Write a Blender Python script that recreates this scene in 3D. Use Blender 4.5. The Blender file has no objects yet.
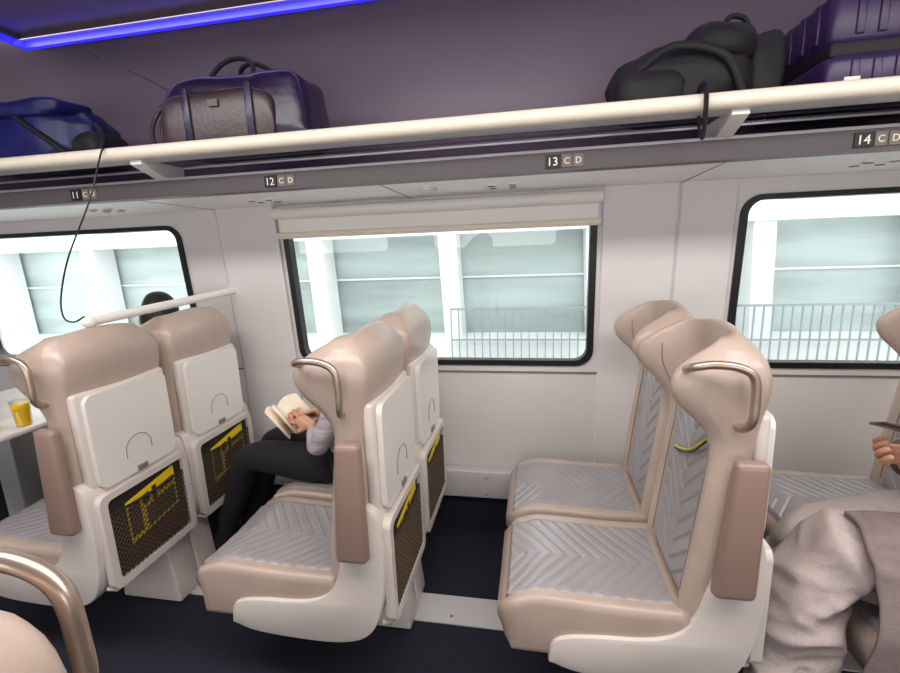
import bpy, bmesh, math, random
import numpy as np
from mathutils import Vector, Matrix, noise
random.seed(4)
D=bpy.data; C=bpy.context
COL=C.scene.collection
# ---------------------------------------------------------------- materials
def lin(c):
    return tuple(((x/255)/12.92 if x/255<=0.04045 else ((x/255+0.055)/1.055)**2.4) for x in c)
def mat(name,rgb,rough=0.5,metal=0.0,bump=0.0,bscale=200,var=0.0,vscale=8,coat=0.0,emit=None,estr=0.0,spec=0.5,stretch=None):
    m=D.materials.new(name); m.use_nodes=True
    nt=m.node_tree; b=nt.nodes['Principled BSDF']
    c=lin(rgb)+(1,)
    b.inputs['Base Color'].default_value=c
    b.inputs['Roughness'].default_value=rough
    b.inputs['Metallic'].default_value=metal
    b.inputs['Coat Weight'].default_value=coat
    b.inputs['Coat Roughness'].default_value=0.18
    b.inputs['Specular IOR Level'].default_value=spec
    tc=nt.nodes.new('ShaderNodeTexCoord'); src=tc.outputs['Object']
    if stretch:
        mp=nt.nodes.new('ShaderNodeMapping'); mp.inputs['Scale'].default_value=stretch
        nt.links.new(src,mp.inputs['Vector']); src=mp.outputs['Vector']
    if bump>0:
        n=nt.nodes.new('ShaderNodeTexNoise'); n.inputs['Scale'].default_value=bscale
        bp=nt.nodes.new('ShaderNodeBump'); bp.inputs['Strength'].default_value=bump; bp.inputs['Distance'].default_value=0.002
        nt.links.new(src,n.inputs['Vector'])
        nt.links.new(n.outputs['Fac'],bp.inputs['Height']); nt.links.new(bp.outputs['Normal'],b.inputs['Normal'])
    if var>0:
        n=nt.nodes.new('ShaderNodeTexNoise'); n.inputs['Scale'].default_value=vscale; n.inputs['Detail'].default_value=4
        r=nt.nodes.new('ShaderNodeValToRGB')
        r.color_ramp.elements[0].position=0.3; r.color_ramp.elements[1].position=0.7
        r.color_ramp.elements[0].color=tuple(x*(1-var) for x in c[:3])+(1,)
        r.color_ramp.elements[1].color=tuple(min(1,x*(1+var)) for x in c[:3])+(1,)
        nt.links.new(src,n.inputs['Vector'])
        nt.links.new(n.outputs['Fac'],r.inputs['Fac']); nt.links.new(r.outputs['Color'],b.inputs['Base Color'])
    if emit:
        b.inputs['Emission Color'].default_value=lin(emit)+(1,); b.inputs['Emission Strength'].default_value=estr
    return m
def glassmat(name,rgb,gl=0.08,rough=0.02):
    m=D.materials.new(name); m.use_nodes=True; nt=m.node_tree; nt.nodes.clear()
    o=nt.nodes.new('ShaderNodeOutputMaterial'); mx=nt.nodes.new('ShaderNodeMixShader')
    t=nt.nodes.new('ShaderNodeBsdfTransparent'); g=nt.nodes.new('ShaderNodeBsdfGlossy')
    t.inputs['Color'].default_value=lin(rgb)+(1,); g.inputs['Roughness'].default_value=rough
    mx.inputs[0].default_value=gl
    nt.links.new(t.outputs[0],mx.inputs[1]); nt.links.new(g.outputs[0],mx.inputs[2]); nt.links.new(mx.outputs[0],o.inputs[0])
    return m
M={}
M['beige']=mat('beige_leather',(178,158,146),0.36,bump=0.3,bscale=250,var=0.07,coat=0.25)
M['rose']=mat('rose_brown_leather',(140,115,104),0.40,bump=0.25,bscale=250,coat=.15)
M['quilt']=mat('quilted_silver_leather',(148,142,145),0.28,bump=0.15,bscale=250,var=0.06,coat=0.35)
M['shell']=mat('cream_seat_shell',(206,196,189),0.33,var=0.03,coat=.2)
M['tray']=mat('tray_plastic',(222,216,210),0.30,coat=.2)
M['seam']=mat('seam_grey',(120,108,100),0.7)
M['chrome']=mat('brushed_metal',(188,168,152),0.30,metal=0.8)
M['net']=mat('pocket_net',(84,66,48),0.8)
M['dark']=mat('pocket_dark',(30,24,21),0.8)
M['yellow']=mat('safety_card_yellow',(225,192,20),0.5)
M['paper']=mat('paper_white',(230,226,215),0.6)
M['wall']=mat('wall_panel',(219,214,213),0.38,var=0.02,vscale=3)
M['wallL']=mat('wall_lower_panel',(214,209,206),0.46,var=0.03,vscale=3)
M['soffit']=mat('soffit_panel',(243,242,243),0.26,var=0.02,vscale=3)
M['cove']=mat('upper_cove_panel',(136,121,130),0.34,var=0.05,vscale=2)
M['ceil']=mat('ceiling_panel',(130,116,128),0.40,var=0.05,vscale=2)
M['strip']=mat('sign_strip',(88,81,84),0.3)
M['floor']=mat('floor_carpet',(22,22,38),0.85,bump=0.6,bscale=400,var=0.25,vscale=120)
M['rail']=mat('floor_rail_grey',(202,197,197),0.4)
M['black']=mat('black_rubber',(14,14,16),0.45)
M['white']=mat('white_plastic',(238,233,226),0.35)
M['railw']=mat('rack_rail_cream',(240,228,210),0.28)
M['alu']=mat('rack_aluminium',(200,198,200),0.3,metal=0.5)
M['glass']=glassmat('window_glass',(244,247,246),0.05)
M['sglass']=glassmat('shelf_glass',(206,203,210),0.16,0.04)
M['led']=mat('blue_led',(40,40,255),0.4,emit=(34,30,255),estr=2.1)
M['lamp']=mat('lamp_diffuser',(255,250,240),0.4,emit=(255,246,236),estr=3.0)
M['skin']=mat('skin',(200,148,122),0.5,bump=0.1,bscale=300,var=0.04,vscale=20)
M['hair']=mat('black_hair',(22,18,18),0.5,bump=0.8,bscale=150)
M['lip']=mat('lip',(160,85,80),0.5)
M['eye']=mat('eye_white',(235,232,228),0.2)
M['iris']=mat('iris_dark',(40,26,18),0.2)
M['blackcloth']=mat('black_cloth',(17,15,19),0.9,bump=0.4,bscale=120)
M['greycloth']=mat('grey_striped_shirt',(160,152,156),0.9,bump=0.4,bscale=90,var=0.3,vscale=9,stretch=(1,1,8))
M['beigecloth']=mat('beige_cotton',(178,164,160),0.95,bump=0.8,bscale=260,var=0.06,vscale=120)
M['browncloth']=mat('brown_cloth',(92,70,68),0.9,bump=0.5,bscale=90,var=0.1,vscale=20)
M['jacket']=mat('taupe_jacket',(122,108,105),0.92,bump=0.8,bscale=160,var=0.12,vscale=30)
M['shoe']=mat('shoe_black',(20,18,18),0.4)
M['shoeW']=mat('shoe_white',(215,210,205),0.5)
M['duff']=mat('plum_navy_leather',(38,25,62),0.32,bump=0.6,bscale=45,var=0.4,vscale=6,coat=.2)
M['duffb']=mat('brown_bag_leather',(62,44,50),0.34,bump=0.5,bscale=70,var=0.25,coat=.2)
M['blue']=mat('blue_tarpaulin',(18,22,92),0.4,bump=0.5,bscale=25,var=0.4,vscale=6)
M['bp']=mat('black_nylon',(20,16,22),0.65,bump=0.5,bscale=60)
M['purple']=mat('purple_polycarbonate',(54,36,82),0.34,bump=0.1,bscale=200)
M['phone']=mat('phone_black',(18,16,20),0.2)
M['cream']=mat('cream_paper',(236,220,198),0.8,bump=.3,bscale=120,var=0.04)
M['outwhite']=mat('station_white_steel',(234,236,236),0.5)
M['outglass']=mat('station_grey_glass',(172,184,182),0.25,var=0.28,vscale=1.2,stretch=(.35,1,2.6))
M['outgrd']=mat('platform_concrete',(204,206,205),0.8,var=0.08,vscale=3)
M['fence']=mat('fence_grey',(146,154,155),0.5)
M['juice']=mat('yellow_juice',(252,205,30),0.2,emit=(250,190,20),estr=0.15)  # juice glows faintly by emission, light built into the material
M['cup']=glassmat('clear_cup',(245,245,245),0.1)
M['table']=mat('table_laminate',(222,214,206),0.3)
M['bluelabel']=mat('bottle_label_blue',(60,110,190),0.4)

# ---------------------------------------------------------------- mesh helpers
def empty(name,loc=(0,0,0)):
    e=D.objects.new(name,None); COL.objects.link(e); e.location=loc; e.empty_display_size=0.1; return e
def link(name,me,parent=None):
    o=D.objects.new(name,me); COL.objects.link(o)
    if parent: o.parent=parent
    return o
def mk(name,verts,faces,mats,parent=None,smooth=True,fm=None):
    me=D.meshes.new(name); me.from_pydata([tuple(v) for v in verts],[],faces); me.update()
    if not isinstance(mats,(list,tuple)): mats=[mats]
    for m in mats: me.materials.append(m)
    if fm: 
        for p,i in zip(me.polygons,fm): p.material_index=i
    bm=bmesh.new(); bm.from_mesh(me); bmesh.ops.recalc_face_normals(bm,faces=bm.faces[:]); bm.to_mesh(me); bm.free()
    if smooth:
        for p in me.polygons: p.use_smooth=True
    return link(name,me,parent)
def box(name,x0,x1,y0,y1,z0,z1,m,parent=None,bev=0.0,seg=3,warp=None):
    bm=bmesh.new(); bmesh.ops.create_cube(bm,size=1)
    for v in bm.verts:
        v.co=Vector(((x0+x1)/2+v.co.x*(x1-x0),(y0+y1)/2+v.co.y*(y1-y0),(z0+z1)/2+v.co.z*(z1-z0)))
    if bev>0: bmesh.ops.bevel(bm,geom=bm.edges[:],offset=bev,segments=seg,affect='EDGES',profile=0.5)
    if warp:
        for v in bm.verts: v.co=Vector(warp(v.co))
    me=D.meshes.new(name); bm.to_mesh(me); bm.free(); me.materials.append(m)
    if bev>0:
        for p in me.polygons: p.use_smooth=True
        me.set_sharp_from_angle(angle=math.radians(50))
    return link(name,me,parent)
def catmull(pts,n=8):
    P=[Vector(p) for p in pts]; P=[P[0]*2-P[1]]+P+[P[-1]*2-P[-2]]; out=[]
    for i in range(1,len(P)-2):
        for k in range(n):
            t=k/n; a,b,c,d=P[i-1],P[i],P[i+1],P[i+2]
            out.append(0.5*((2*b)+(c-a)*t+(2*a-5*b+4*c-d)*t*t+(3*b-a-3*c+d)*t**3))
    out.append(P[-2]); return out
def tube(name,pts,r,m,parent=None,seg=12,smoothp=True,n=8,flat=1.0):
    pts=catmull(pts,n) if smoothp and len(pts)>2 else [Vector(p) for p in pts]
    V=[];F=[]
    t0=(pts[1]-pts[0]).normalized(); up=Vector((0,0,1)) if abs(t0.z)<0.9 else Vector((1,0,0))
    nrm=t0.cross(up).normalized()
    for i,p in enumerate(pts):
        t=(pts[min(i+1,len(pts)-1)]-pts[max(i-1,0)]).normalized()
        nrm=(nrm-t*nrm.dot(t)).normalized(); bn=t.cross(nrm)
        rr=r(i/(len(pts)-1)) if callable(r) else r
        for k in range(seg):
            a=2*math.pi*k/seg; V.append(p+nrm*math.cos(a)*rr*flat+bn*math.sin(a)*rr)
    for i in range(len(pts)-1):
        for k in range(seg):
            F.append((i*seg+k,i*seg+(k+1)%seg,(i+1)*seg+(k+1)%seg,(i+1)*seg+k))
    F.append(tuple(range(seg))); F.append(tuple((len(pts)-1)*seg+k for k in range(seg)))
    o=mk(name,V,F,m,parent); o.data.set_sharp_from_angle(angle=math.radians(60)); return o
def extr(name,prof,y0,y1,m,parent=None,bev=0.0):
    n=len(prof); V=[(x,y0,z) for x,z in prof]+[(x,y1,z) for x,z in prof]
    bm=bmesh.new(); vs=[bm.verts.new(v) for v in V]
    bm.faces.new(vs[:n]); bm.faces.new(vs[n:][::-1])
    for i in range(n): bm.faces.new((vs[i],vs[(i+1)%n],vs[n+(i+1)%n],vs[n+i]))
    bmesh.ops.recalc_face_normals(bm,faces=bm.faces[:])
    if bev>0:
        es=[e for e in bm.edges if abs(e.verts[0].co.y-e.verts[1].co.y)<1e-6]
        bmesh.ops.bevel(bm,geom=es,offset=bev,segments=3,affect='EDGES',profile=0.5)
    me=D.meshes.new(name); bm.to_mesh(me); bm.free(); me.materials.append(m)
    for p in me.polygons: p.use_smooth=True
    me.set_sharp_from_angle(angle=math.radians(35))
    return link(name,me,parent)
def rr(x0,x1,z0,z1,r,n=8):
    pts=[]
    for cx,cz,a0 in ((x1-r,z0+r,-90),(x1-r,z1-r,0),(x0+r,z1-r,90),(x0+r,z0+r,180)):
        for i in range(n+1):
            a=math.radians(a0+90*i/n); pts.append((cx+r*math.cos(a),cz+r*math.sin(a)))
    return pts
def plate(name,outer,holes,th,m,mapf,parent=None):
    cu=D.curves.new('tmp','CURVE'); cu.dimensions='2D'; cu.fill_mode='BOTH'; cu.extrude=th/2
    for loop in [outer]+holes:
        s=cu.splines.new('POLY'); s.points.add(len(loop)-1); s.use_cyclic_u=True
        for i,(a,b) in enumerate(loop): s.points[i].co=(a,b,0,1)
    o=D.objects.new('tmp',cu); COL.objects.link(o)
    dg=C.evaluated_depsgraph_get(); me=D.meshes.new_from_object(o.evaluated_get(dg))
    D.objects.remove(o); D.curves.remove(cu)
    for v in me.vertices: v.co=Vector(mapf(v.co.x,v.co.y,v.co.z))
    me.materials.clear(); me.materials.append(m); me.name=name
    return link(name,me,parent)
def superell(name,c,d,e,m,parent=None,noise_=0.0,nu=40,nv=24,seed=0,rot=0,flatb=True):
    V=[];F=[]
    sg=lambda x,p: math.copysign(abs(x)**p,x)
    rnd=random.Random(seed); ph=[rnd.uniform(0,6) for _ in range(9)]
    for j in range(nv+1):
        v=-math.pi/2+math.pi*j/nv
        for i in range(nu):
            u=2*math.pi*i/nu
            x=sg(math.cos(v),e)*sg(math.cos(u),e); y=sg(math.cos(v),e)*sg(math.sin(u),e); z=sg(math.sin(v),e)
            k=1+noise_*(math.sin(4*x+ph[0]+2*z)+math.sin(6*y+ph[1]+3*x)+0.6*math.sin(9*z+5*x+ph[2])+0.4*math.sin(15*x+11*y+ph[3]))
            p=Vector((x*d[0]/2*k,y*d[1]/2*k,z*d[2]/2*(k if (z>-0.3 or not flatb) else 1)))
            p=Matrix.Rotation(rot,3,'Z')@p
            V.append(p+Vector(c))
    for j in range(nv):
        for i in range(nu):
            F.append((j*nu+i,j*nu+(i+1)%nu,(j+1)*nu+(i+1)%nu,(j+1)*nu+i))
    o=mk(name,V,F,m,parent)
    bm=bmesh.new(); bm.from_mesh(o.data); bmesh.ops.remove_doubles(bm,verts=bm.verts[:],dist=1e-5); bmesh.ops.recalc_face_normals(bm,faces=bm.faces[:]); bm.to_mesh(o.data); bm.free()
    return o
def ss(a,b,x):
    t=min(1,max(0,(x-a)/(b-a))); return t*t*(3-2*t)

# ---------------------------------------------------------------- shell
def wy(z):
    if z<0.86: return 2.20
    return 2.20-(z-0.86)*0.081
WINS=[(-3.33,-1.83),(-1.235,0.275),(0.86,2.36)]
WZ0,WZ1=0.90,1.645
def wm(off):
    return lambda a,b,c:(a,wy(b)+off+c,b)
outer=[(-4.5,0.86),(4.2,0.86),(4.2,1.74),(-4.5,1.74)]
plate('wall_window_side',outer,[rr(a,b,WZ0,WZ1,0.075) for a,b in WINS],0.07,M['wall'],wm(0.035))
box('wall_lower_side',-4.5,4.2,2.20,2.27,0,0.86,M['wallL'])
for i,(a,b) in enumerate(WINS):
    w=empty('window_%d'%(i+1))
    plate('gasket',rr(a-0.006,b+0.006,WZ0-0.006,WZ1+0.006,0.08),[rr(a+0.024,b-0.024,WZ0+0.022,WZ1-0.016,0.06)],0.05,M['black'],wm(0.015),w)
    plate('glass_pane',rr(a,b,WZ0,WZ1,0.07),[],0.006,M['glass'],wm(0.04),w)
    if i==1:
        box('blind_bar',a-0.02,b+0.02,-0.05,0.01,1.555,1.585,M['railw'],w,0.012,warp=lambda c:(c.x,c.y+wy(c.z),c.z))
        box('blind_cloth',a-0.005,b+0.005,-0.028,-0.018,1.57,1.69,M['white'],w,warp=lambda c:(c.x,c.y+wy(c.z),c.z))
        tube('blind_roller',[(a-0.02,wy(1.68)-0.03,1.675),(b+0.02,wy(1.68)-0.03,1.675)],0.028,M['white'],w,16,False)
pn=0
for a,b,z0,pr in ((-1.585,-1.262,0.35,0.024),(-1.815,-1.60,0.35,0.006),(0.30,0.608,0.35,0.010),(0.616,0.838,0.35,0.010)):
    pn+=1
    V=[];F=[]
    zs=[z0,0.86,1.72]
    for z in zs:
        y=wy(z)
        V+=[(a,y+0.01,z),(a,y-pr+0.004,z),(a+0.006,y-pr,z),(b-0.006,y-pr,z),(b,y-pr+0.004,z),(b,y+0.01,z)]
    for j in range(2):
        for k in range(5): F.append((j*6+k,j*6+k+1,(j+1)*6+k+1,(j+1)*6+k))
    F.append((0,1,2,3,4,5)); F.append((12,13,14,15,16,17))
    mk('trim_panel_%d'%pn,V,F,M['wall'],None,False)
box('trim_sill',-4.5,4.2,2.192,2.2,0.855,0.862,M['seam'])
box('baseboard_window_side',-4.5,4.2,2.13,2.2,0.19,0.34,M['rail'],None,0.008)
scr=empty('trim_baseboard_screws')
for k in range(30):
    for zz in (.215,.305):
        tube('screw',[(-4.3+k*.29,2.131,zz),(-4.3+k*.29,2.126,zz)],.005,M['seam'],scr,8,False)
box('trim_kick_panel',-4.5,4.2,2.17,2.2,0.0,0.19,M['floor'])
def extx(name,prof,x0,x1,m,parent=None,smooth=False):
    n=len(prof); V=[(x0,y,z) for y,z in prof]+[(x1,y,z) for y,z in prof]
    F=[tuple(range(n)),tuple(range(2*n-1,n-1,-1))]+[(i,(i+1)%n,n+(i+1)%n,n+i) for i in range(n)]
    o=mk(name,V,F,m,parent,smooth); 
    if smooth: o.data.set_sharp_from_angle(angle=math.radians(40))
    return o
extx('trim_soffit',[(2.15,1.715),(1.67,1.722),(1.67,1.745),(2.15,1.745)],-4.5,4.2,M['soffit'])
for k,x in enumerate((-1.60,-0.56,0.615,1.66)):
    box('trim_soffit_seam_%d'%(k+1),x-0.002,x+0.002,1.67,2.13,1.7135,1.7215,M['seam'],None,0,warp=lambda c:(c.x,c.y,c.z+(2.15-c.y)*0.0146))
extx('trim_sign_strip',[(1.66,1.718),(1.643,1.724),(1.643,1.785),(1.66,1.79)],-4.5,4.2,M['strip'])
prof=[(1.70,2.40),(1.80,2.385),(1.90,2.35),(1.99,2.28),(2.06,2.18),(2.11,2.05),(2.14,1.90),(2.15,1.74)]
pp=[Vector((0,a,b)) for a,b in prof]; pc=catmull(pp,5)
inner=[(p.y,p.z) for p in pc]; outerp=[(y+0.06,z+0.05) for y,z in inner][::-1]
extx('wall_upper_cove',inner+outerp,-4.5,4.2,M['cove'],None,True)
box('ceiling',-4.5,4.2,-1.3,1.72,2.40,2.47,M['ceil'])
box('floor',-4.5,4.2,-1.3,2.27,-0.06,0,M['floor'])
box('wall_left',-4.56,-4.5,-1.3,2.27,0,2.47,M['wallL'])
box('wall_right',4.2,4.26,-1.3,2.27,0,2.47,M['wallL'])
plate('wall_near',[(-4.5,0),(4.2,0),(4.2,2.4),(-4.5,2.4)],[rr(a,b,WZ0,WZ1,0.075) for a,b in WINS],0.06,M['wall'],lambda a,b,c:(a,-1.27+c,b))
box('trim_floor_rail',-4.5,4.2,1.51,1.655,0.0,0.006,M['rail'])
for k in range(20):
    tube('screw',[(-4.2+k*.43,1.545,.006),(-4.2+k*.43,1.545,.009)],.006,M['seam'],scr,8,False)
led=empty('blue_led_strip')
box('led_long',-2.07,3.6,1.724,1.743,2.360,2.380,M['led'],led)
box('led_short',-2.088,-2.07,0.2,1.743,2.360,2.380,M['led'],led)
box('led_carrier',-2.10,3.6,1.70,1.75,2.380,2.384,M['strip'],led)
box('led_carrier_end',-2.10,-2.06,0.2,1.70,2.380,2.399,M['strip'],led)
lp=empty('ceiling_light_panel')
box('diffuser',-1.9,3.5,0.15,0.75,2.375,2.388,M['lamp'],lp)
box('housing',-1.92,3.52,0.13,0.77,2.388,2.399,M['white'],lp)

# ---------------------------------------------------------------- luggage rack
rk=empty('luggage_rack')
extx('front_rail',[(1.52+0.022*math.cos(t),1.868+0.023*math.sin(t)) for t in np.linspace(0,2*math.pi,18)[:-1]],-4.5,4.2,M['railw'],rk,True)
extx('rail_lower_lip',[(1.525,1.846),(1.56,1.836),(1.575,1.84),(1.575,1.85),(1.535,1.852)],-4.5,4.2,M['alu'],rk)
box('glass_shelf',-4.5,4.2,1.54,2.135,1.848,1.856,M['sglass'],rk)
extx('back_channel',[(1.645,1.786),(1.70,1.786),(1.70,1.80),(1.69,1.80),(1.645,1.795)],-4.5,4.2,M['alu'],rk)
for k,x in enumerate((-3.49,-1.45,0.59,2.63)):
    V=[]
    for xx in (x-0.024,x+0.024):
        V+=[(xx,1.53,1.847),(xx,1.53,1.830),(xx,1.66,1.785),(xx,1.74,1.785),(xx,1.74,1.847)]
    mk('bracket_%d'%k,V,[(0,1,2,3,4),(9,8,7,6,5)]+[(i,(i+1)%5,5+(i+1)%5,5+i) for i in range(5)],M['white'],rk,False)
box('shelf_joint',-4.5,4.2,1.74,1.748,1.842,1.848,M['alu'],rk)
tube('cable_strap',[(.477,1.57,1.86),(.477,1.54,1.905),(.478,1.505,1.908),(.480,1.485,1.88),(.482,1.49,1.80),(.484,1.51,1.775),(.486,1.545,1.80),(.487,1.56,1.845)],.013,M['bp'],rk,8,flat=.35)

def text(name,s,size,loc,m,parent):
    cu=D.curves.new(name,'FONT'); cu.body=s; cu.size=size; cu.extrude=0.0005
    o=D.objects.new('tmpt',cu); COL.objects.link(o)
    dg=C.evaluated_depsgraph_get(); me=D.meshes.new_from_object(o.evaluated_get(dg)); D.objects.remove(o)
    for v in me.vertices: v.co=Vector((loc[0]+v.co.x,loc[1]-v.co.z,loc[2]+v.co.y))
    me.materials.clear(); me.materials.append(m); return link(name,me,parent)
for n,x in (('11',-1.885),('12',-1.0),('13',0.045),('14',0.955),('15',2.0)):
    s=empty('row_number_sign')
    box('plaque',x-0.004,x+0.046,1.638,1.643,1.733,1.776,M['black'],s)
    text('number',n,0.038,(x,1.637,1.741),M['white'],s)
    box('plate_c',x+0.050,x+0.082,1.639,1.643,1.735,1.774,M['seam'],s)
    text('letter_c','C',0.028,(x+0.056,1.638,1.745),M['paper'],s)
    box('plate_d',x+0.087,x+0.119,1.639,1.643,1.735,1.774,M['seam'],s)
    text('letter_d','D',0.028,(x+0.093,1.638,1.745),M['paper'],s)
for x in (-1.98,-1.16,-0.12,1.16):
    r=empty('reading_light')
    for dx in (-0.04,0.04):
        for dy in (-0.035,0.035):
            tube('lens',[(x+dx,1.88+dy,1.7205),(x+dx,1.88+dy,1.710)],0.015,M['seam'],r,14,False)
            tube('ring',[(x+dx,1.88+dy,1.7205),(x+dx,1.88+dy,1.7125)],0.021,M['white'],r,14,False)
sp=tube('ceiling_speaker',[(-0.42,1.86,1.7205),(-0.42,1.86,1.7125)],0.04,M['alu'],None,24,False)

# ---------------------------------------------------------------- seat meshes
def sm(zs,vs):
    return lambda z: float(np.mean([np.interp(z+d,zs,vs) for d in (-0.02,-0.01,0,0.01,0.02)]))
SF=sm([.40,.6,.8,.92,.98,1.03,1.08,1.13,1.17,1.205,1.235,1.255],[0,.02,.045,.06,.058,.02,-.03,-.052,-.048,-.02,.035,.085])
CF=sm([.40,.6,.8,.95,1.02,1.10,1.2,1.26],[.02,.05,.07,.088,.098,.112,.115,.12])
RF=sm([.40,.6,.8,.95,1.05,1.1,1.17,1.21,1.24,1.26],[.14,.165,.172,.172,.186,.196,.198,.185,.155,.13])
HW=sm([.40,.6,.85,.96,1.05,1.15,1.21,1.24,1.26],[.205,.214,.212,.202,.210,.217,.212,.198,.17])
def frontx(u,z):
    s=ss(.5,.86,abs(u)); return CF(z)+(SF(z)-CF(z))*s
def build_back():
    V=[];F=[];n=31
    us=[math.sin(math.pi/2*t) for t in np.linspace(-1,1,n)]
    zs=list(np.linspace(.40,1.20,40))+[1.212,1.223,1.233,1.242,1.249,1.254]
    for z in zs:
        q=ss(1.0,1.25,z)
        dr=lambda u: q*(0.026*u*u+.016*max(0,abs(u)-.8)/.2)
        for u in us:
            xf=frontx(u,z); xr=RF(z)-0.02*u*u; e=max(0,(abs(u)-.85)/.15)
            V.append((xf+(xr-xf)*.30*e*e,u*HW(z),z-dr(u)))
        for u in us[::-1]:
            xf=frontx(u,z); xr=RF(z)-0.02*u*u; e=max(0,(abs(u)-.88)/.12)
            V.append((xr-(xr-xf)*.22*e*e,u*HW(z),z-dr(u)))
    m=2*n
    for j in range(len(zs)-1):
        for k in range(m): F.append((j*m+k,j*m+(k+1)%m,(j+1)*m+(k+1)%m,(j+1)*m+k))
    b=(len(zs)-1)*m
    for k in range(n-1): F.append((b+k,b+k+1,b+m-2-k,b+m-1-k))
    for k in range(n-1): F.append((k+1,k,m-1-k,m-2-k))
    return mk('backrest',V,F,M['beige'])
def groove(ph,w=.085):
    fr=abs(ph-round(ph)); return 1-math.exp(-(fr/w)**2)
def build_backquilt():
    V=[];F=[];nu,nz=60,150
    for j in range(nz+1):
        z=.475+(1.0-.475)*j/nz
        for i in range(nu+1):
            t=-1+2*i/nu; u=t*.68; y=u*HW(z)
            puff=0.0062*groove((z-.95*abs(y))/.062)
            ed=min(1,(1-abs(t))/.05)*min(1,j/3)*min(1,(nz-j)/3)
            cs=1-math.exp(-(y/.003)**2)*.6
            V.append((frontx(u,z)+0.003-(0.004+puff*cs)*ed,y,z))
    w=nu+1
    for j in range(nz):
        for i in range(nu): F.append((j*w+i,j*w+i+1,(j+1)*w+i+1,(j+1)*w+i))
    return mk('back_quilted_panel',V,F,M['quilt'])
def ctop(x,y):
    return .470-0.035*ss(-.36,-.50,x)+0.012*(abs(y)/.2)**2+0.01*ss(-.1,-.4,x)
def build_cushion():
    V=[];F=[];nx,ny=26,22
    xs=np.linspace(-.495,.03,nx); ring=[]
    for x in xs:
        row=[]
        t=ss(-.495,-.45,x); zb=.292+0.02*(1-t)+.035*ss(-.30,-.1,x); hw=.214-.03*(1-t)
        zt=lambda y: ctop(x,y)-(1-t)*.03
        for k in range(ny):
            s=-1+2*k/(ny-1); y=math.sin(math.pi/2*s)*hw
            e=max(0,(abs(s)-.78)/.22); row.append((x-(0),y,zt(y)-.03*e*e))
        for k in range(ny)[::-1]:
            s=-1+2*k/(ny-1); y=math.sin(math.pi/2*s)*hw
            e=max(0,(abs(s)-.78)/.22); row.append((x+(0.02*(1-t)),y*.97,zb+.02*e*e))
        ring+=row
    m=2*ny
    for j in range(nx-1):
        for k in range(m): F.append((j*m+k,j*m+(k+1)%m,(j+1)*m+(k+1)%m,(j+1)*m+k))
    for b in (0,(nx-1)*m):
        for k in range(ny-1): F.append((b+k,b+k+1,b+m-2-k,b+m-1-k))
    return mk('cushion',ring,F,M['beige'])
def build_cushquilt():
    V=[];F=[];nx,ny=150,60
    for j in range(nx+1):
        x=-.470+.470*j/nx
        for i in range(ny+1):
            t=-1+2*i/ny; y=t*.175
            puff=0.0036*groove((x+.80*abs(y))/.046,.11)
            ed=min(1,(1-abs(t))/.05)*min(1,j/3)
            V.append((x,y,ctop(x,y)-0.002+(0.004+puff)*ed-(.012 if j==0 else 0)))
    w=ny+1
    for j in range(nx):
        for i in range(ny): F.append((j*w+i,j*w+i+1,(j+1)*w+i+1,(j+1)*w+i))
    return mk('seat_quilted_panel',V,F,M['quilt'])
SHELL0=[(-.345,.285),(-.335,.345),(-.30,.372),(-.22,.385),(-.08,.395),(0.0,.425),(.04,.48),(.065,.57),(.10,.70),(.14,.735),(.185,.72),(.20,.64),(.20,.50),(.18,.38),(.14,.30),(.07,.262),(-.05,.250),(-.25,.258)]
_p=[Vector((a,b,0)) for a,b in SHELL0]; _c=catmull(_p+[_p[0]],4)[:-1]
SHELL=[(p.x,p.y) for p in _c]
parts=[]
def P(o): 
    me=o.data; nm=o.name; D.objects.remove(o); parts.append((nm.split('.')[0],me))
P(build_back()); P(build_backquilt()); P(build_cushion()); P(build_cushquilt())
def yedge_shell():
    o=extr('seat_shell',SHELL,-.223,.223,M['shell'],None,0)
    bm=bmesh.new(); bm.from_mesh(o.data)
    es=[e for e in bm.edges if abs(e.verts[0].co.y-e.verts[1].co.y)<1e-6]
    bmesh.ops.bevel(bm,geom=es,offset=.008,segments=2,affect='EDGES',profile=0.5)
    bm.to_mesh(o.data); bm.free()
    for p in o.data.polygons: p.use_smooth=True
    o.data.set_sharp_from_angle(angle=math.radians(40)); return o
P(yedge_shell())
P(box('rear_shell',.155,.190,-.19,.19,.60,1.05,M['shell'],None,0.012))
def yz(x0,th): return lambda a,b,c:(x0+c,a,b)
P(plate('tray_table',rr(-.170,.170,.70,1.04,.035),[],.018,M['tray'],yz(.200,0)))
arc=[(.210,.055*math.cos(t),.79+.05*math.sin(t)) for t in np.linspace(0,math.pi,14)]
P(tube('tray_latch_outline',[(.210,.055,.765)]+arc+[(.210,-.055,.765)],.0013,M['seam'],None,6,False))
P(box('tray_latch',.203,.215,-.022,.022,.70,.72,M['seam'],None,.003))
P(plate('pocket_frame',rr(-.20,.20,.325,.685,.03),[rr(-.172,.172,.355,.66,.02)],.03,M['shell'],lambda a,b,c:(.207+c,a,b)))
P(plate('pocket_back',rr(-.175,.175,.35,.665,.02),[],.004,M['dark'],lambda a,b,c:(.205+c,a,b)))
P(plate('safety_card',[(-.10,.46),(.13,.46),(.13,.625),(-.10,.625)],[],.003,M['yellow'],lambda a,b,c:(.211+c,a,b+a*.16)))
for k,(a0,a1,b0,b1) in enumerate(((-.095,-.045,.48,.60),(-.03,.0,.565,.605),(.015,.035,.545,.61),(.05,.12,.57,.59),(-.02,.12,.47,.55))):
    P(plate('card_print_%d'%k,[(a0,b0),(a1,b0),(a1,b1),(a0,b1)],[],.002,M['dark'],lambda a,b,c:(.2135+c,a,b+a*.16)))
V=[];F=[]
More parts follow.
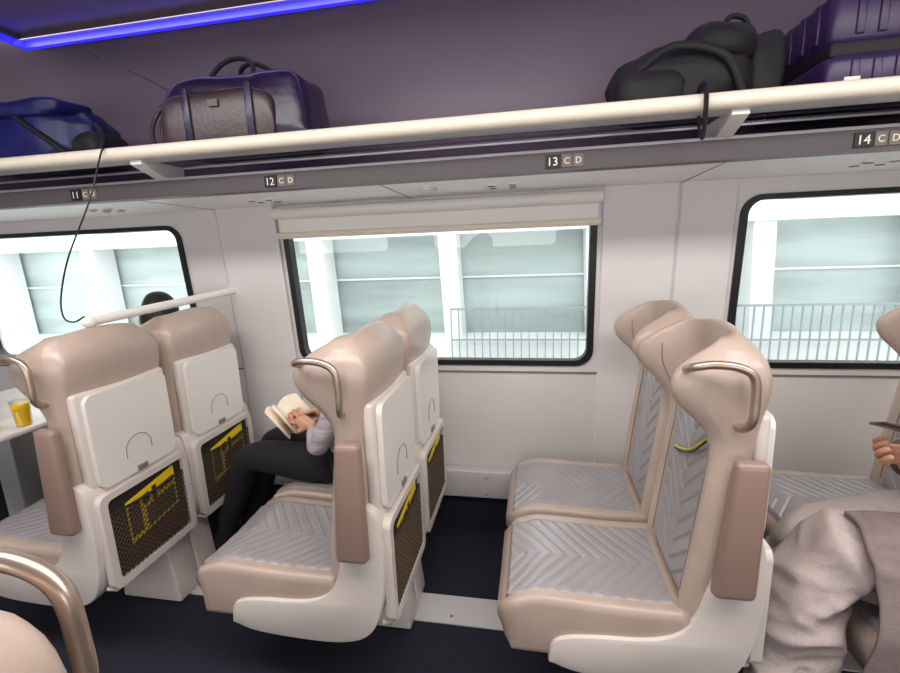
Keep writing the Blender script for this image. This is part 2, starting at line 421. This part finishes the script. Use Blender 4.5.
def cl(y0,z0,y1,z1):
    t0,t1=0,1
    for (p,q) in ((-(y1-y0),y0+.170),((y1-y0),.170-y0)):
        if abs(p)<1e-9:
            if q<0: return None
        else:
            t=q/p
            if p<0: t0=max(t0,t)
            else: t1=min(t1,t)
    if t0>=t1: return None
    return (y0+(y1-y0)*t0,z0+(z1-z0)*t0,y0+(y1-y0)*t1,z0+(z1-z0)*t1)
for s in (1,-1):
    for k in range(-18,19):
        r=cl(k*.020-s*.12,.357,k*.020+s*.12,.60)
        if not r: continue
        y0,z0,y1,z1=r; w=.0018; X=.219
        b=len(V); V+=[(X,y0-w,z0),(X,y0+w,z0),(X,y1+w,z1),(X,y1-w,z1),(X-.003,y0-w,z0),(X-.003,y0+w,z0),(X-.003,y1+w,z1),(X-.003,y1-w,z1)]
        F+=[(b,b+1,b+2,b+3),(b+7,b+6,b+5,b+4),(b,b+3,b+7,b+4),(b+1,b+5,b+6,b+2)]
P(mk('pocket_net',V,F,M['net'],None,False))
P(tube('pocket_hem',[(.214,-.17,.602),(.222,0,.598),(.214,.17,.602)],.005,M['dark'],None,8))
P(tube('foot_bar',[(.17,-.19,.325),(.195,-.18,.315),(.195,.18,.315),(.17,.19,.325)],.008,M['rail'],None,10,False))
for s in (-1,1):
    pts=[(frontx(.70,z)-.0015,s*.70*HW(z),z) for z in np.linspace(.50,1.16,12)]
    P(tube('seam_piping',pts,.0016,M['rose'],None,6))
def armrest(s):
    return box('folded_armrest',.072,.176,.222 if s>0 else -.262,.262 if s>0 else -.222,.575,.955,M['rose'],None,.019,4,
        warp=lambda c:(c.x*(1-.25*ss(.75,.97,c.z))+.035*ss(.6,.97,c.z)-.01*ss(.75,.55,c.z),c.y,c.z))
def handle(s):
    return tube('grab_handle',[(-.018,.200*s,1.170),(-.010,.235*s,1.185),(.03,.248*s,1.194),(.08,.250*s,1.188),(.113,.250*s,1.165),(.12,.250*s,1.11),(.118,.248*s,1.055),(.11,.225*s,1.03),(.10,.195*s,1.03)],.0105,M['chrome'],None,14)
AR={};HD={}
for s in (-1,1):
    o=armrest(s); AR[s]=o.data; D.objects.remove(o)
    o=handle(s); HD[s]=o.data; D.objects.remove(o)
def seat(x0,yc,outer=0,leg=0):
    e=empty('train_seat',(x0,yc,0))
    for nm,me in parts: link(nm,me,e)
    if outer:
        link('folded_armrest',AR[outer],e); link('grab_handle',HD[outer],e)
    if leg:
        y0,y1=(.10,.226) if leg>0 else (-.226,-.10)
        ft=lambda c:(c.x*(1+.25*ss(.12,0,c.z))+0.02,c.y,c.z)
        box('pedestal',-.12,.12,y0,y1,.006,.30,M['shell'],e,.012,3,warp=ft)
    return e
PC=(1.352,1.806)
SX=[-1.68,-.645,.387,1.36]
for x0 in SX:
    e=seat(x0,PC[0],-1,1); seat(x0,PC[1],0,-1)
    if x0==.387:
        tube('yellow_tab',[(.066,-.13,.96),(.060,-.06,.90),(.057,.02,.86),(.057,.09,.84)],.003,M['yellow'],e,6)
        tube('black_tab',[(.066,-.13,.951),(.060,-.06,.891),(.057,.02,.851),(.057,.09,.831)],.0028,M['black'],e,6)
seat(-.575,.062,1,-1)

br=empty('partition_bar')
tube('bar',[(-1.56,1.33,1.272),(-1.56,2.165,1.302)],.018,M['white'],br,16,False)
tube('flange',[(-1.56,2.14,1.301),(-1.56,2.178,1.302)],.034,M['white'],br,18,False)
superell('end_cap',(-1.56,1.33,1.272),(.042,.05,.042),1,M['white'],br)

tb=empty('bay_table')
box('table_top',-3.0,-2.2,1.30,2.185,.745,.772,M['table'],tb,.01)
box('table_leg',-2.75,-2.63,1.7,1.82,0,.745,M['alu'],tb,.01)
def lathe(nm,pr,x,y,m,par,N=20):
    V=[];F=[]
    for r,z in pr:
        for k in range(N): V.append((x+r*math.cos(2*math.pi*k/N),y+r*math.sin(2*math.pi*k/N),z))
    for j in range(len(pr)-1):
        for k in range(N): F.append((j*N+k,j*N+(k+1)%N,(j+1)*N+(k+1)%N,(j+1)*N+k))
    F.append(tuple(range(N))); F.append(tuple((len(pr)-1)*N+k for k in range(N)))
    o=mk(nm,V,F,m,par); o.data.set_sharp_from_angle(angle=math.radians(50)); return o
for (x,y) in ((-2.30,1.42),(-2.45,1.54),(-2.25,1.53)):
    c=empty('juice_cup')
    lathe('cup',[(.028,.7725),(.037,.89),(.035,.89),(.0265,.776)],x,y,M['cup'],c)
    tube('juice',[(x,y,.777),(x,y,.875)],lambda t:.026+.008*t,M['juice'],c,20,False)
bt=empty('water_bottle')
lathe('bottle',[(.030,.7725),(.034,.80),(.034,.95),(.028,.98),(.014,1.01),(.013,1.02)],-2.66,1.67,M['cup'],bt)
lathe('label',[(.0345,.87),(.0345,.94)],-2.66,1.67,M['bluelabel'],bt)
lathe('cap',[(.015,1.02),(.015,1.04)],-2.66,1.67,M['white'],bt)

# ---------------------------------------------------------------- luggage
dz=1.857
b=empty('duffel_bag')
cx,cy=-1.09,1.73
def taper(o,cx,z0,k):
    for v in o.data.vertices:
        t=(v.co.z-z0)/.28; v.co.x=cx+(v.co.x-cx)*(1-k*t)
o=superell('body',(cx,cy,dz+.14),(.64,.30,.28),.42,M['duff'],b,.022,56,30,3); taper(o,cx,dz,.12)
o=superell('front_pocket',(cx-.04,cy-.135,dz+.11),(.48,.07,.20),.4,M['duffb'],b,.012,40,20,5); taper(o,cx-.04,dz,.10)
superell('end_pocket',(cx-.30,cy,dz+.10),(.06,.22,.16),.5,M['duffb'],b,.01)
tube('zip_rim',[(cx-.25,cy-.02,dz+.245),(cx-.2,cy-.03,dz+.278),(cx,cy-.03,dz+.285),(cx+.2,cy-.03,dz+.278),(cx+.25,cy-.02,dz+.245)],.005,M['duffb'],b,8)
for s in (-1,1):
    xo=.0 if s<0 else .02
    tube('handle_%d'%(s+1),[(cx-.10+xo,cy+s*.12,dz+.20),(cx-.09+xo,cy+s*.08,dz+.28),(cx-.06+xo,cy+s*.04,dz+.34),(cx+xo,cy+s*.03,dz+.355),(cx+.06+xo,cy+s*.05,dz+.33),(cx+.09+xo,cy+s*.09,dz+.27),(cx+.10+xo,cy+s*.12,dz+.20)],.009,M['bp'],b,10)
for sx in (-.14,.11):
    box('strap',cx+sx-.014,cx+sx+.014,cy-.178,cy-.17,dz+.03,dz+.22,M['duff'],b,.003)
box('luggage_label',cx-.05,cx-.01,cy-.178,cy-.172,dz+.15,dz+.175,M['seam'],b,.003)
tube('shoulder_strap',[(cx-.27,cy-.10,dz+.22),(cx-.315,cy-.14,dz+.12),(cx-.28,cy-.165,dz+.03),(cx-.1,cy-.175,dz+.014)],.008,M['duffb'],b,8)
b=empty('blue_holdall')
superell('body',(-2.12,1.76,dz+.135),(.66,.32,.27),.6,M['blue'],b,.03,48,26,8)
superell('flap',(-2.05,1.70,dz+.235),(.42,.24,.09),.6,M['blue'],b,.03,40,20,11)
tube('strap_a',[(-2.35,1.60,dz+.05),(-2.25,1.585,dz+.2),(-2.1,1.60,dz+.23),(-1.95,1.60,dz+.14),(-1.80,1.60,dz+.03)],.012,M['bp'],b,8)
tube('strap_b',[(-1.86,1.74,dz+.2),(-1.76,1.70,dz+.16),(-1.72,1.66,dz+.08),(-1.78,1.60,dz+.015)],.012,M['bp'],b,8)
superell('side_pouch',(-1.80,1.74,dz+.075),(.16,.2,.15),.6,M['bp'],b,.03)
b=empty('backpack')
superell('body',(.48,1.77,dz+.12),(.44,.30,.235),.78,M['bp'],b,.035,48,26,2)
superell('top_pocket',(.57,1.72,dz+.21),(.22,.22,.14),.85,M['bp'],b,.03,32,18,7)
superell('front_pouch',(.36,1.68,dz+.08),(.22,.16,.15),.7,M['bp'],b,.03,32,18,9)
tube('shoulder_strap',[(.32,1.66,dz+.15),(.42,1.61,dz+.20),(.56,1.60,dz+.16),(.63,1.62,dz+.05)],.012,M['bp'],b,8,flat=.5)
tube('grab_loop',[(.58,1.72,dz+.24),(.60,1.70,dz+.295),(.65,1.70,dz+.28),(.66,1.72,dz+.22)],.008,M['bp'],b,8)
superell('side_pouch',(.715,1.80,dz+.13),(.13,.24,.26),.6,M['bp'],b,.03,32,18,12)
b=empty('purple_suitcase')
x0,x1=.835,1.52
box('lower_shell',x0,x1,1.60,2.02,dz+.02,dz+.135,M['purple'],b,.03,4)
box('upper_shell',x0,x1,1.60,2.02,dz+.15,dz+.30,M['purple'],b,.03,4)
box('zip_band',x0+.006,x1-.006,1.606,2.014,dz+.12,dz+.165,M['bp'],b,.01)
for k in range(11):
    xx=x0+.06+k*.055
    box('rib_%d'%k,xx,xx+.022,1.594,1.604,dz+.175,dz+.285,M['purple'],b,.004)
    box('rib_low_%d'%k,xx,xx+.022,1.594,1.604,dz+.04,dz+.11,M['purple'],b,.004)
for k in range(5):
    yy=1.66+k*.075
    box('end_rib_%d'%k,x0-.006,x0+.004,yy,yy+.03,dz+.175,dz+.285,M['purple'],b,.004)
box('side_handle',x0+.22,x0+.42,1.578,1.598,dz+.10,dz+.13,M['bp'],b,.008)
for xx,yy in ((x0-.010,1.66),(x0-.010,1.94)):
    tube('wheel',[(xx,yy,dz+.035),(xx-.02,yy,dz+.035)],.024,M['bp'],b,18,False)
box('luggage_tag',.86,.90,1.560,1.563,dz+.005,dz+.055,M['paper'],b,.001)
tube('charging_cable',[(-1.55,1.505,1.89),(-1.545,1.48,1.86),(-1.56,1.42,1.70),(-1.63,1.36,1.50),(-1.66,1.33,1.36),(-1.64,1.31,1.29),(-1.60,1.31,1.275),(-1.56,1.315,1.293)],.003,M['black'],None,6)
tube('ceiling_cable',[(-1.83,1.73,2.365),(-1.68,1.74,2.27),(-1.50,1.72,2.18),(-1.36,1.70,2.10)],.0025,M['black'],None,6)

# ---------------------------------------------------------------- people
def seg_d(p,a,b):
    ab=b-a; t=max(0,min(1,(p-a).dot(ab)/max(ab.length_squared,1e-9))); return (p-(a+ab*t)).length
def skinmesh(name,V,E,root,mats,zones,parent,lvl=2,wrinkle=0.0):
    names=list(V); idx={n:i for i,n in enumerate(names)}
    me=D.meshes.new('t'); me.from_pydata([V[n][0] for n in names],[(idx[a],idx[b]) for a,b in E],[])
    o=D.objects.new('t',me); COL.objects.link(o)
    sk=o.modifiers.new('s','SKIN'); sk.use_smooth_shade=True
    if not me.skin_vertices: 
        C.view_layer.objects.active=o; o.select_set(True); bpy.ops.mesh.customdata_skin_add()
    for n in names:
        sv=me.skin_vertices[0].data[idx[n]]; r=V[n][1]; sv.radius=(r,r) if not isinstance(r,tuple) else r; sv.use_root=(n==root)
    sb=o.modifiers.new('u','SUBSURF'); sb.levels=lvl; sb.render_levels=lvl
    dg=C.evaluated_depsgraph_get(); dg.update(); m2=D.meshes.new_from_object(o.evaluated_get(dg)); D.objects.remove(o)
    m2.materials.clear(); 
    for m in mats: m2.materials.append(m)
    skinv=set()
    for p in m2.polygons:
        p.use_smooth=True
        if zones:
            c=p.center; best=min(zones,key=lambda z:seg_d(c,Vector(V[z[0]][0]),Vector(V[z[1]][0]))-z[3]); p.material_index=best[2]
            if best[2]>=2: skinv.update(p.vertices)
    if wrinkle>0:
        nr=[v.normal.copy() for v in m2.vertices]
        for v,n in zip(m2.vertices,nr):
            if v.index in skinv: continue
            c=v.co; q=Vector((c.x*5+c.z*3,c.y*5,c.z*9-c.x*4))
            f=1-abs(noise.noise(q))*2; f2=1-abs(noise.noise(q*2.1+Vector((5,1,2))))*2
            v.co=c+n*wrinkle*(f*1.0+f2*.3-.5)
    m2.name=name
    return link(name,m2,parent)
def hand(name,w,d,nrm,parent,thumb=1,curl=(.5,.6,.5),m=None):
    w=Vector(w); d=Vector(d).normalized(); nrm=Vector(nrm); nrm=(nrm-d*nrm.dot(d)).normalized(); side=d.cross(nrm)*thumb
    V={'w':(w-d*.02,.024),'p':(w+d*.045,.024)}; E=[('w','p')]
    offs=[(.030,.092,(.040,.026,.020)),(.010,.098,(.045,.029,.021)),(-.010,.093,(.042,.027,.020)),(-.029,.083,(.033,.021,.018))]
    for i,(s,l,L) in enumerate(offs):
        p=w+d*l+side*s; V['k%d'%i]=(p,.0115); E.append(('p','k%d'%i)); a=0; prev='k%d'%i
        for j in range(3):
            a+=curl[j]*(1+.08*i); p=p+(d*math.cos(a)-nrm*math.sin(a))*L[j]
            V['f%d%d'%(i,j)]=(p,(.0092,.0085,.0072)[j]); E.append((prev,'f%d%d'%(i,j))); prev='f%d%d'%(i,j)
    p=w+d*.035+side*.030; V['t0']=(p,.014); E.append(('p','t0'))
    p=p+(d*.6+side*.6-nrm*.35).normalized()*.038; V['t1']=(p,.0105); E.append(('t0','t1'))
    p=p+(d*.85+side*.15-nrm*.6).normalized()*.030; V['t2']=(p,.0085); E.append(('t1','t2'))
    return skinmesh(name,V,E,'w',[m or M['skin']],None,parent,2)
def head(c,fwd,parent,hair='short'):
    c=Vector(c); f=Vector(fwd).normalized(); up=Vector((0,0,1)); sd=f.cross(up).normalized(); up=sd.cross(f)
    W=lambda a,b,z: c+sd*a+f*b+up*z
    N,K=40,30; V=[];F=[];L=[]
    for j in range(K+1):
        ph=-math.pi/2+math.pi*j/K
        for i in range(N):
            th=2*math.pi*i/N; x=math.cos(ph)*math.cos(th); y=math.cos(ph)*math.sin(th); z=math.sin(ph)
            ax,ay,az=x*.076,y*.094,z*.118
            if z<0: 
                ax*=1-.30*(-z)**1.5; ay*=1-.10*(-z) if y>0 else 1-.35*(-z)
                if y>0: ay+=.010*(-z)
            if y>0:
                ay+=.024*math.exp(-((ax/.011)**2))*math.exp(-(((az+.018)/.020)**2))+.008*math.exp(-((ax/.009)**2))*math.exp(-(((az-.01)/.025)**2))
                ay-=.008*(math.exp(-(((abs(ax)-.031)/.015)**2)))*math.exp(-(((az-.006)/.014)**2))
                ay+=.006*math.exp(-((ax/.02)**2))*math.exp(-(((az+.055)/.010)**2))
            L.append((ax,ay,az)); V.append(W(ax,ay,az))
    for j in range(K):
        for i in range(N): F.append((j*N+i,j*N+(i+1)%N,(j+1)*N+(i+1)%N,(j+1)*N+i))
    mk('head',V,F,M['skin'],parent)
    HV=[];HF=[]
    for (x,y,z) in L:
        k=1.10+.02*math.sin(60*x+40*z); HV.append(W(x*k,y*k-.004,z*k+.004))
    low=-.03 if hair=='short' else -.10
    for fc in F:
        cy_=sum(L[q][1] for q in fc)/4; cz=sum(L[q][2] for q in fc)/4
        if cz>.062 or (cy_<.01 and cz>low) : HF.append(fc)
    o=mk('hair',HV,HF,M['hair'],parent); md=o.modifiers.new('s','SOLIDIFY'); md.thickness=.01; md.offset=-1
    for s in (-1,1):
        superell('eye',W(s*.031,.083,.006),(.024,.024,.022),1,M['eye'],parent,0,16,10)
        superell('iris',W(s*.031,.0935,.006),(.010,.010,.010),1,M['iris'],parent,0,12,8)
        tube('eyebrow',[W(s*.018,.094,.024),W(s*.032,.093,.029),W(s*.046,.084,.024)],.003,M['hair'],parent,6)
        superell('ear',W(s*.078,-.005,-.005),(.022,.034,.058),1,M['skin'],parent,0,16,12)
    tube('mouth',[W(-.022,.091,-.053),W(-.008,.100,-.051),W(.008,.100,-.051),W(.022,.091,-.053)],.0045,M['lip'],parent,8)
def person(hipx,yc,legs,arms,mats,baggy=1.0,headc=None,headdir=(-1,0,0),kz=1.0,shoes='shoe',wr_=.006,lvl=3,hair='short'):
    e=empty('seated_passenger')
    top,tr=mats
    hx=hipx; V={}; E=[]
    Zf=lambda z: .575+(z-.575)*kz
    V['pel']=((hx,yc,.575),.125); V['waist']=((hx+.04,yc,Zf(.72)),.115); V['chest']=((hx+.06,yc,Zf(.88)),.125); V['ub']=((hx+.055,yc,Zf(.99)),.085)
    V['neck']=((hx+.05,yc,Zf(1.06)),.052); V['nk2']=((hx+.035,yc,Zf(1.12)),.050)
    E=[('pel','waist'),('waist','chest'),('chest','ub'),('ub','neck'),('neck','nk2')]
    Z=[('pel','waist',0,.12),('waist','chest',0,.12),('chest','ub',0,.1),('ub','neck',0,.02),('neck','nk2',2,.05)]
    for s,nm in ((-1,'L'),(1,'R')):
        kn,an,toe=legs[nm]
        V['hip'+nm]=((hx-.06,yc+s*.09,.56),.088*baggy); V['mid'+nm]=(tuple((Vector((hx-.06,yc+s*.09,.56))*.45+Vector(kn)*.55)),.082*baggy)
        V['kn'+nm]=(kn,.068*baggy*(1.1 if baggy>1 else 1)); mc=Vector(kn)*.6+Vector(an)*.4
        V['calf'+nm]=(tuple(mc),.058*baggy*(1.15 if baggy>1 else 1)); V['an'+nm]=(an,.042*(baggy**1.6))
        V['toe'+nm]=(toe,.034); md=(Vector(an)*.45+Vector(toe)*.55); V['ft'+nm]=((md.x,md.y,md.z-.01),.042)
        E+=[('pel','hip'+nm),('hip'+nm,'mid'+nm),('mid'+nm,'kn'+nm),('kn'+nm,'calf'+nm),('calf'+nm,'an'+nm),('an'+nm,'ft'+nm),('ft'+nm,'toe'+nm)]
        Z+=[('hip'+nm,'kn'+nm,1,.09),('kn'+nm,'an'+nm,1,.06*baggy),('ft'+nm,'toe'+nm,3,.045),('pel','hip'+nm,1,.09)]
        sh=(hx+.06,yc+s*.17,Zf(.985)); el,wr=arms[nm][:2]
        V['sh'+nm]=(sh,.062); V['ua'+nm]=(tuple((Vector(sh)+Vector(el))/2),.052); V['el'+nm]=(el,.044)
        V['fa'+nm]=(tuple((Vector(wr)*.5+Vector(el)*.5)),.038); V['wr'+nm]=(wr,.030)
        E+=[('ub','sh'+nm),('sh'+nm,'ua'+nm),('ua'+nm,'el'+nm),('el'+nm,'fa'+nm),('fa'+nm,'wr'+nm)]
        Z+=[('ub','sh'+nm,0,.06),('sh'+nm,'el'+nm,0,.05),('el'+nm,'wr'+nm,0,.04)]
        a=arms[nm]; dd=a[2]; hand('hand_'+nm,Vector(wr)+Vector(dd).normalized()*.01,dd,a[3],e,a[4],a[5])
    skinmesh('body',V,E,'pel',[top,tr,M['skin'],M[shoes]],Z,e,lvl,wr_)
    head(headc or (hx+.02,yc,Zf(1.215)),headdir,e,hair)
    return e
x=-.83; y=PC[1]
person(x,y,{'L':((x-.46,y-.09,.59),(x-.67,y-.06,.12),(x-.81,y-.07,.045)),'R':((x-.45,y+.10,.58),(x-.61,y+.10,.12),(x-.75,y+.10,.045))},
 {'L':((x-.04,y-.225,.69),(x-.09,y-.14,.755),(-1,.3,.35),(-.2,-.8,.5),-1,(.35,.5,.4)),
  'R':((x-.0,y+.17,.68),(x-.09,y+.07,.73),(-1,-.25,.2),(-.2,.6,.8),1,(.35,.5,.4))},
 (M['greycloth'],M['blackcloth']),headc=(x+.14,y+.0,1.01),headdir=(-1,0,-.45),kz=.76)
bk=empty('paper_booklet')
def page(nm,p0,p1,w,d):
    V=[];F=[]; p0=Vector(p0);p1=Vector(p1); w=Vector(w); n=8
    for i in range(n+1):
        t=i/n; o=w*t+Vector(d)*math.sin(t*math.pi)
        V+=[p0+o,p1+o]
    for i in range(n): F.append((2*i,2*i+1,2*i+3,2*i+2))
    o=mk(nm,V,F,M['cream'],bk); md=o.modifiers.new('s','SOLIDIFY'); md.thickness=.008
bx=x-.215
page('left_page',(bx,y-.05,.685),(bx-.10,y-.05,.80),(.03,-.12,.03),(-.012,0,.016))
page('right_page',(bx,y-.05,.685),(bx-.10,y-.05,.80),(.02,.14,.02),(-.012,0,.016))
page('inner_page',(bx+.008,y-.05,.69),(bx-.085,y-.05,.80),(.045,-.105,.045),(-.012,0,.016))
x=-1.80
person(x,y,{'L':((x-.47,y-.10,.57),(x-.50,y-.10,.12),(x-.65,y-.10,.045)),'R':((x-.47,y+.10,.57),(x-.46,y+.10,.12),(x-.61,y+.10,.045))},
 {'L':((x-.05,y-.21,.72),(x-.26,y-.12,.68),(-1,.25,-.1),(-.1,-.2,1),-1,(.3,.4,.3)),
  'R':((x-.05,y+.19,.72),(x-.26,y+.10,.68),(-1,-.2,-.1),(-.1,.2,1),1,(.3,.4,.3))},
 (M['blackcloth'],M['blackcloth']),headc=(x+.04,y+.05,1.20),headdir=(-.6,.8,-.05),hair='long')
x=1.205; y=PC[0]
person(x,y,{'L':((.80,y-.05,.62),(.70,y-.14,.24),(.585,y-.17,.165)),'R':((.80,y+.10,.50),(.84,y+.08,.12),(.70,y+.08,.045))},
 {'L':((1.19,y-.235,.76),(1.11,y-.08,.885),(-.75,.45,.35),(.1,-.9,-.3),-1,(.7,.8,.5)),
  'R':((1.19,y+.20,.74),(1.09,y+.10,.84),(-.9,-.3,.1),(-.3,.6,-.6),1,(.5,.6,.5))},
 (M['browncloth'],M['beigecloth']),baggy=1.52,shoes='shoeW',wr_=.032,lvl=4)
def drape():
    V=[];F=[];nu,nv=60,56
    for j in range(nv+1):
        t=j/nv
        for i in range(nu+1):
            s=i/nu; x=.86+.46*s-.06*t*math.cos(s*3)
            if t<.35:
                a=t/.35; yy=1.33-.165*a; zz=.715+.01*math.sin(a*3.1)-.05*a*a
            else:
                a=(t-.35)/.65; yy=1.165-.065*ss(0,.4,a)+.02*a; zz=.665-(.46-.10*math.sin(s*5))*a
            f=noise.noise(Vector((x*11,t*1.2,2)))*.05*(.3+t)
            g=noise.noise(Vector((x*20,t*5,7)))*.014
            V.append((x+g,min(yy+f*(.4 if t<.35 else 1)-.01,1.36),zz+(f*.4 if t<.35 else g)))
    w=nu+1
    for j in range(nv):
        for i in range(nu): F.append((j*w+i,j*w+i+1,(j+1)*w+i+1,(j+1)*w+i))
    o=mk('draped_jacket',V,F,M['jacket']); md=o.modifiers.new('s','SOLIDIFY'); md.thickness=.012; md.offset=0
    return o
drape()
ph=empty('smartphone')
box('phone_body',-.0385,.0385,-.078,.078,-.004,.004,M['phone'],ph,.003)
box('phone_screen',-.035,.035,-.073,.073,.004,.0045,M['iris'],ph)
ph.location=(1.005,y-.01,.95); ph.rotation_euler=(math.radians(12),math.radians(22),math.radians(80))

# ---------------------------------------------------------------- outside
fc=empty('station_facade')
for k in range(-6,8):
    xx=-.91+1.57*k
    box('column_%d'%(k+6),xx-.10,xx+.10,4.95,5.25,-.6,3.2,M['outwhite'],fc,warp=lambda c:(c.x-.12*(c.z-1)*.3,c.y,c.z))
box('glazing',-14,14,5.3,5.35,-.6,3.3,M['outglass'],fc)
box('top_beam',-14,14,4.9,5.3,1.62,1.80,M['outwhite'],fc)
box('upper_beam',-14,14,4.9,5.3,2.3,3.4,M['outwhite'],fc)
box('base_wall',-14,14,4.9,5.3,-.6,.46,M['outwhite'],fc)
box('mid_transom',-14,14,5.27,5.3,1.12,1.14,M['outwhite'],fc)
fe=empty('platform_fence')
for (a,b_) in ((-.9,.62),(.85,3.7)):
    box('top_rail',a,b_,4.82,4.85,.80,.82,M['fence'],fe)
    box('bottom_rail',a,b_,4.82,4.85,.46,.475,M['fence'],fe)
V=[];F=[]
for (a,b_) in ((-.9,.62),(.85,3.7)):
    for k in range(int((b_-a)/.085)):
        xx=a+k*.085; b=len(V)
        for zz in (.09,.81): V+=[(xx,4.83,zz),(xx+.012,4.83,zz),(xx+.012,4.842,zz),(xx,4.842,zz)]
        F+=[(b,b+1,b+5,b+4),(b+1,b+2,b+6,b+5),(b+2,b+3,b+7,b+6),(b+3,b,b+4,b+7)]
mk('bars',V,F,M['fence'],fe,False)
box('platform_ground',-14,14,2.7,5.4,-.7,.1,M['outgrd'])

# ---------------------------------------------------------------- lights, world, camera
def area(name,loc,sx,sy,pw,col,rot=(0,0,0)):
    l=D.lights.new(name,'AREA'); l.shape='RECTANGLE'; l.size=sx; l.size_y=sy; l.energy=pw; l.color=col
    o=D.objects.new(name,l); COL.objects.link(o); o.location=loc; o.rotation_euler=rot; return o
area('aisle_ceiling_lamp',(.4,.45,2.36),6.0,.45,68,(1,.965,.935))
area('cove_fill',(0.1,1.69,2.372),6,.03,4.5,(.95,.84,1.0),(math.radians(50),0,0))  # fill light added to brighten the dark cove, not a real fixture
w=D.worlds.new('sky'); C.scene.world=w; w.use_nodes=True
bg=w.node_tree.nodes['Background']; bg.inputs['Color'].default_value=(.97,.985,1,1); bg.inputs['Strength'].default_value=3.8
C.scene.view_settings.view_transform='Standard'
C.scene.view_settings.exposure=0.0
cam=D.cameras.new('camera'); co=D.objects.new('camera',cam); COL.objects.link(co)
cam.sensor_width=36; cam.lens=18.0; cam.clip_start=.02
psi,th,ro=math.radians(10.7),math.radians(11.3),math.radians(2.2)
Fv=Vector((-math.sin(psi)*math.cos(th),math.cos(psi)*math.cos(th),-math.sin(th)))
R0=Vector((math.cos(psi),math.sin(psi),0)); U0=R0.cross(Fv)
R=R0*math.cos(ro)-U0*math.sin(ro); U=U0*math.cos(ro)+R0*math.sin(ro)
mm=Matrix((R,U,-Fv)).transposed().to_4x4(); mm.translation=Vector((0,0,1.487))
co.matrix_world=mm
C.scene.camera=co
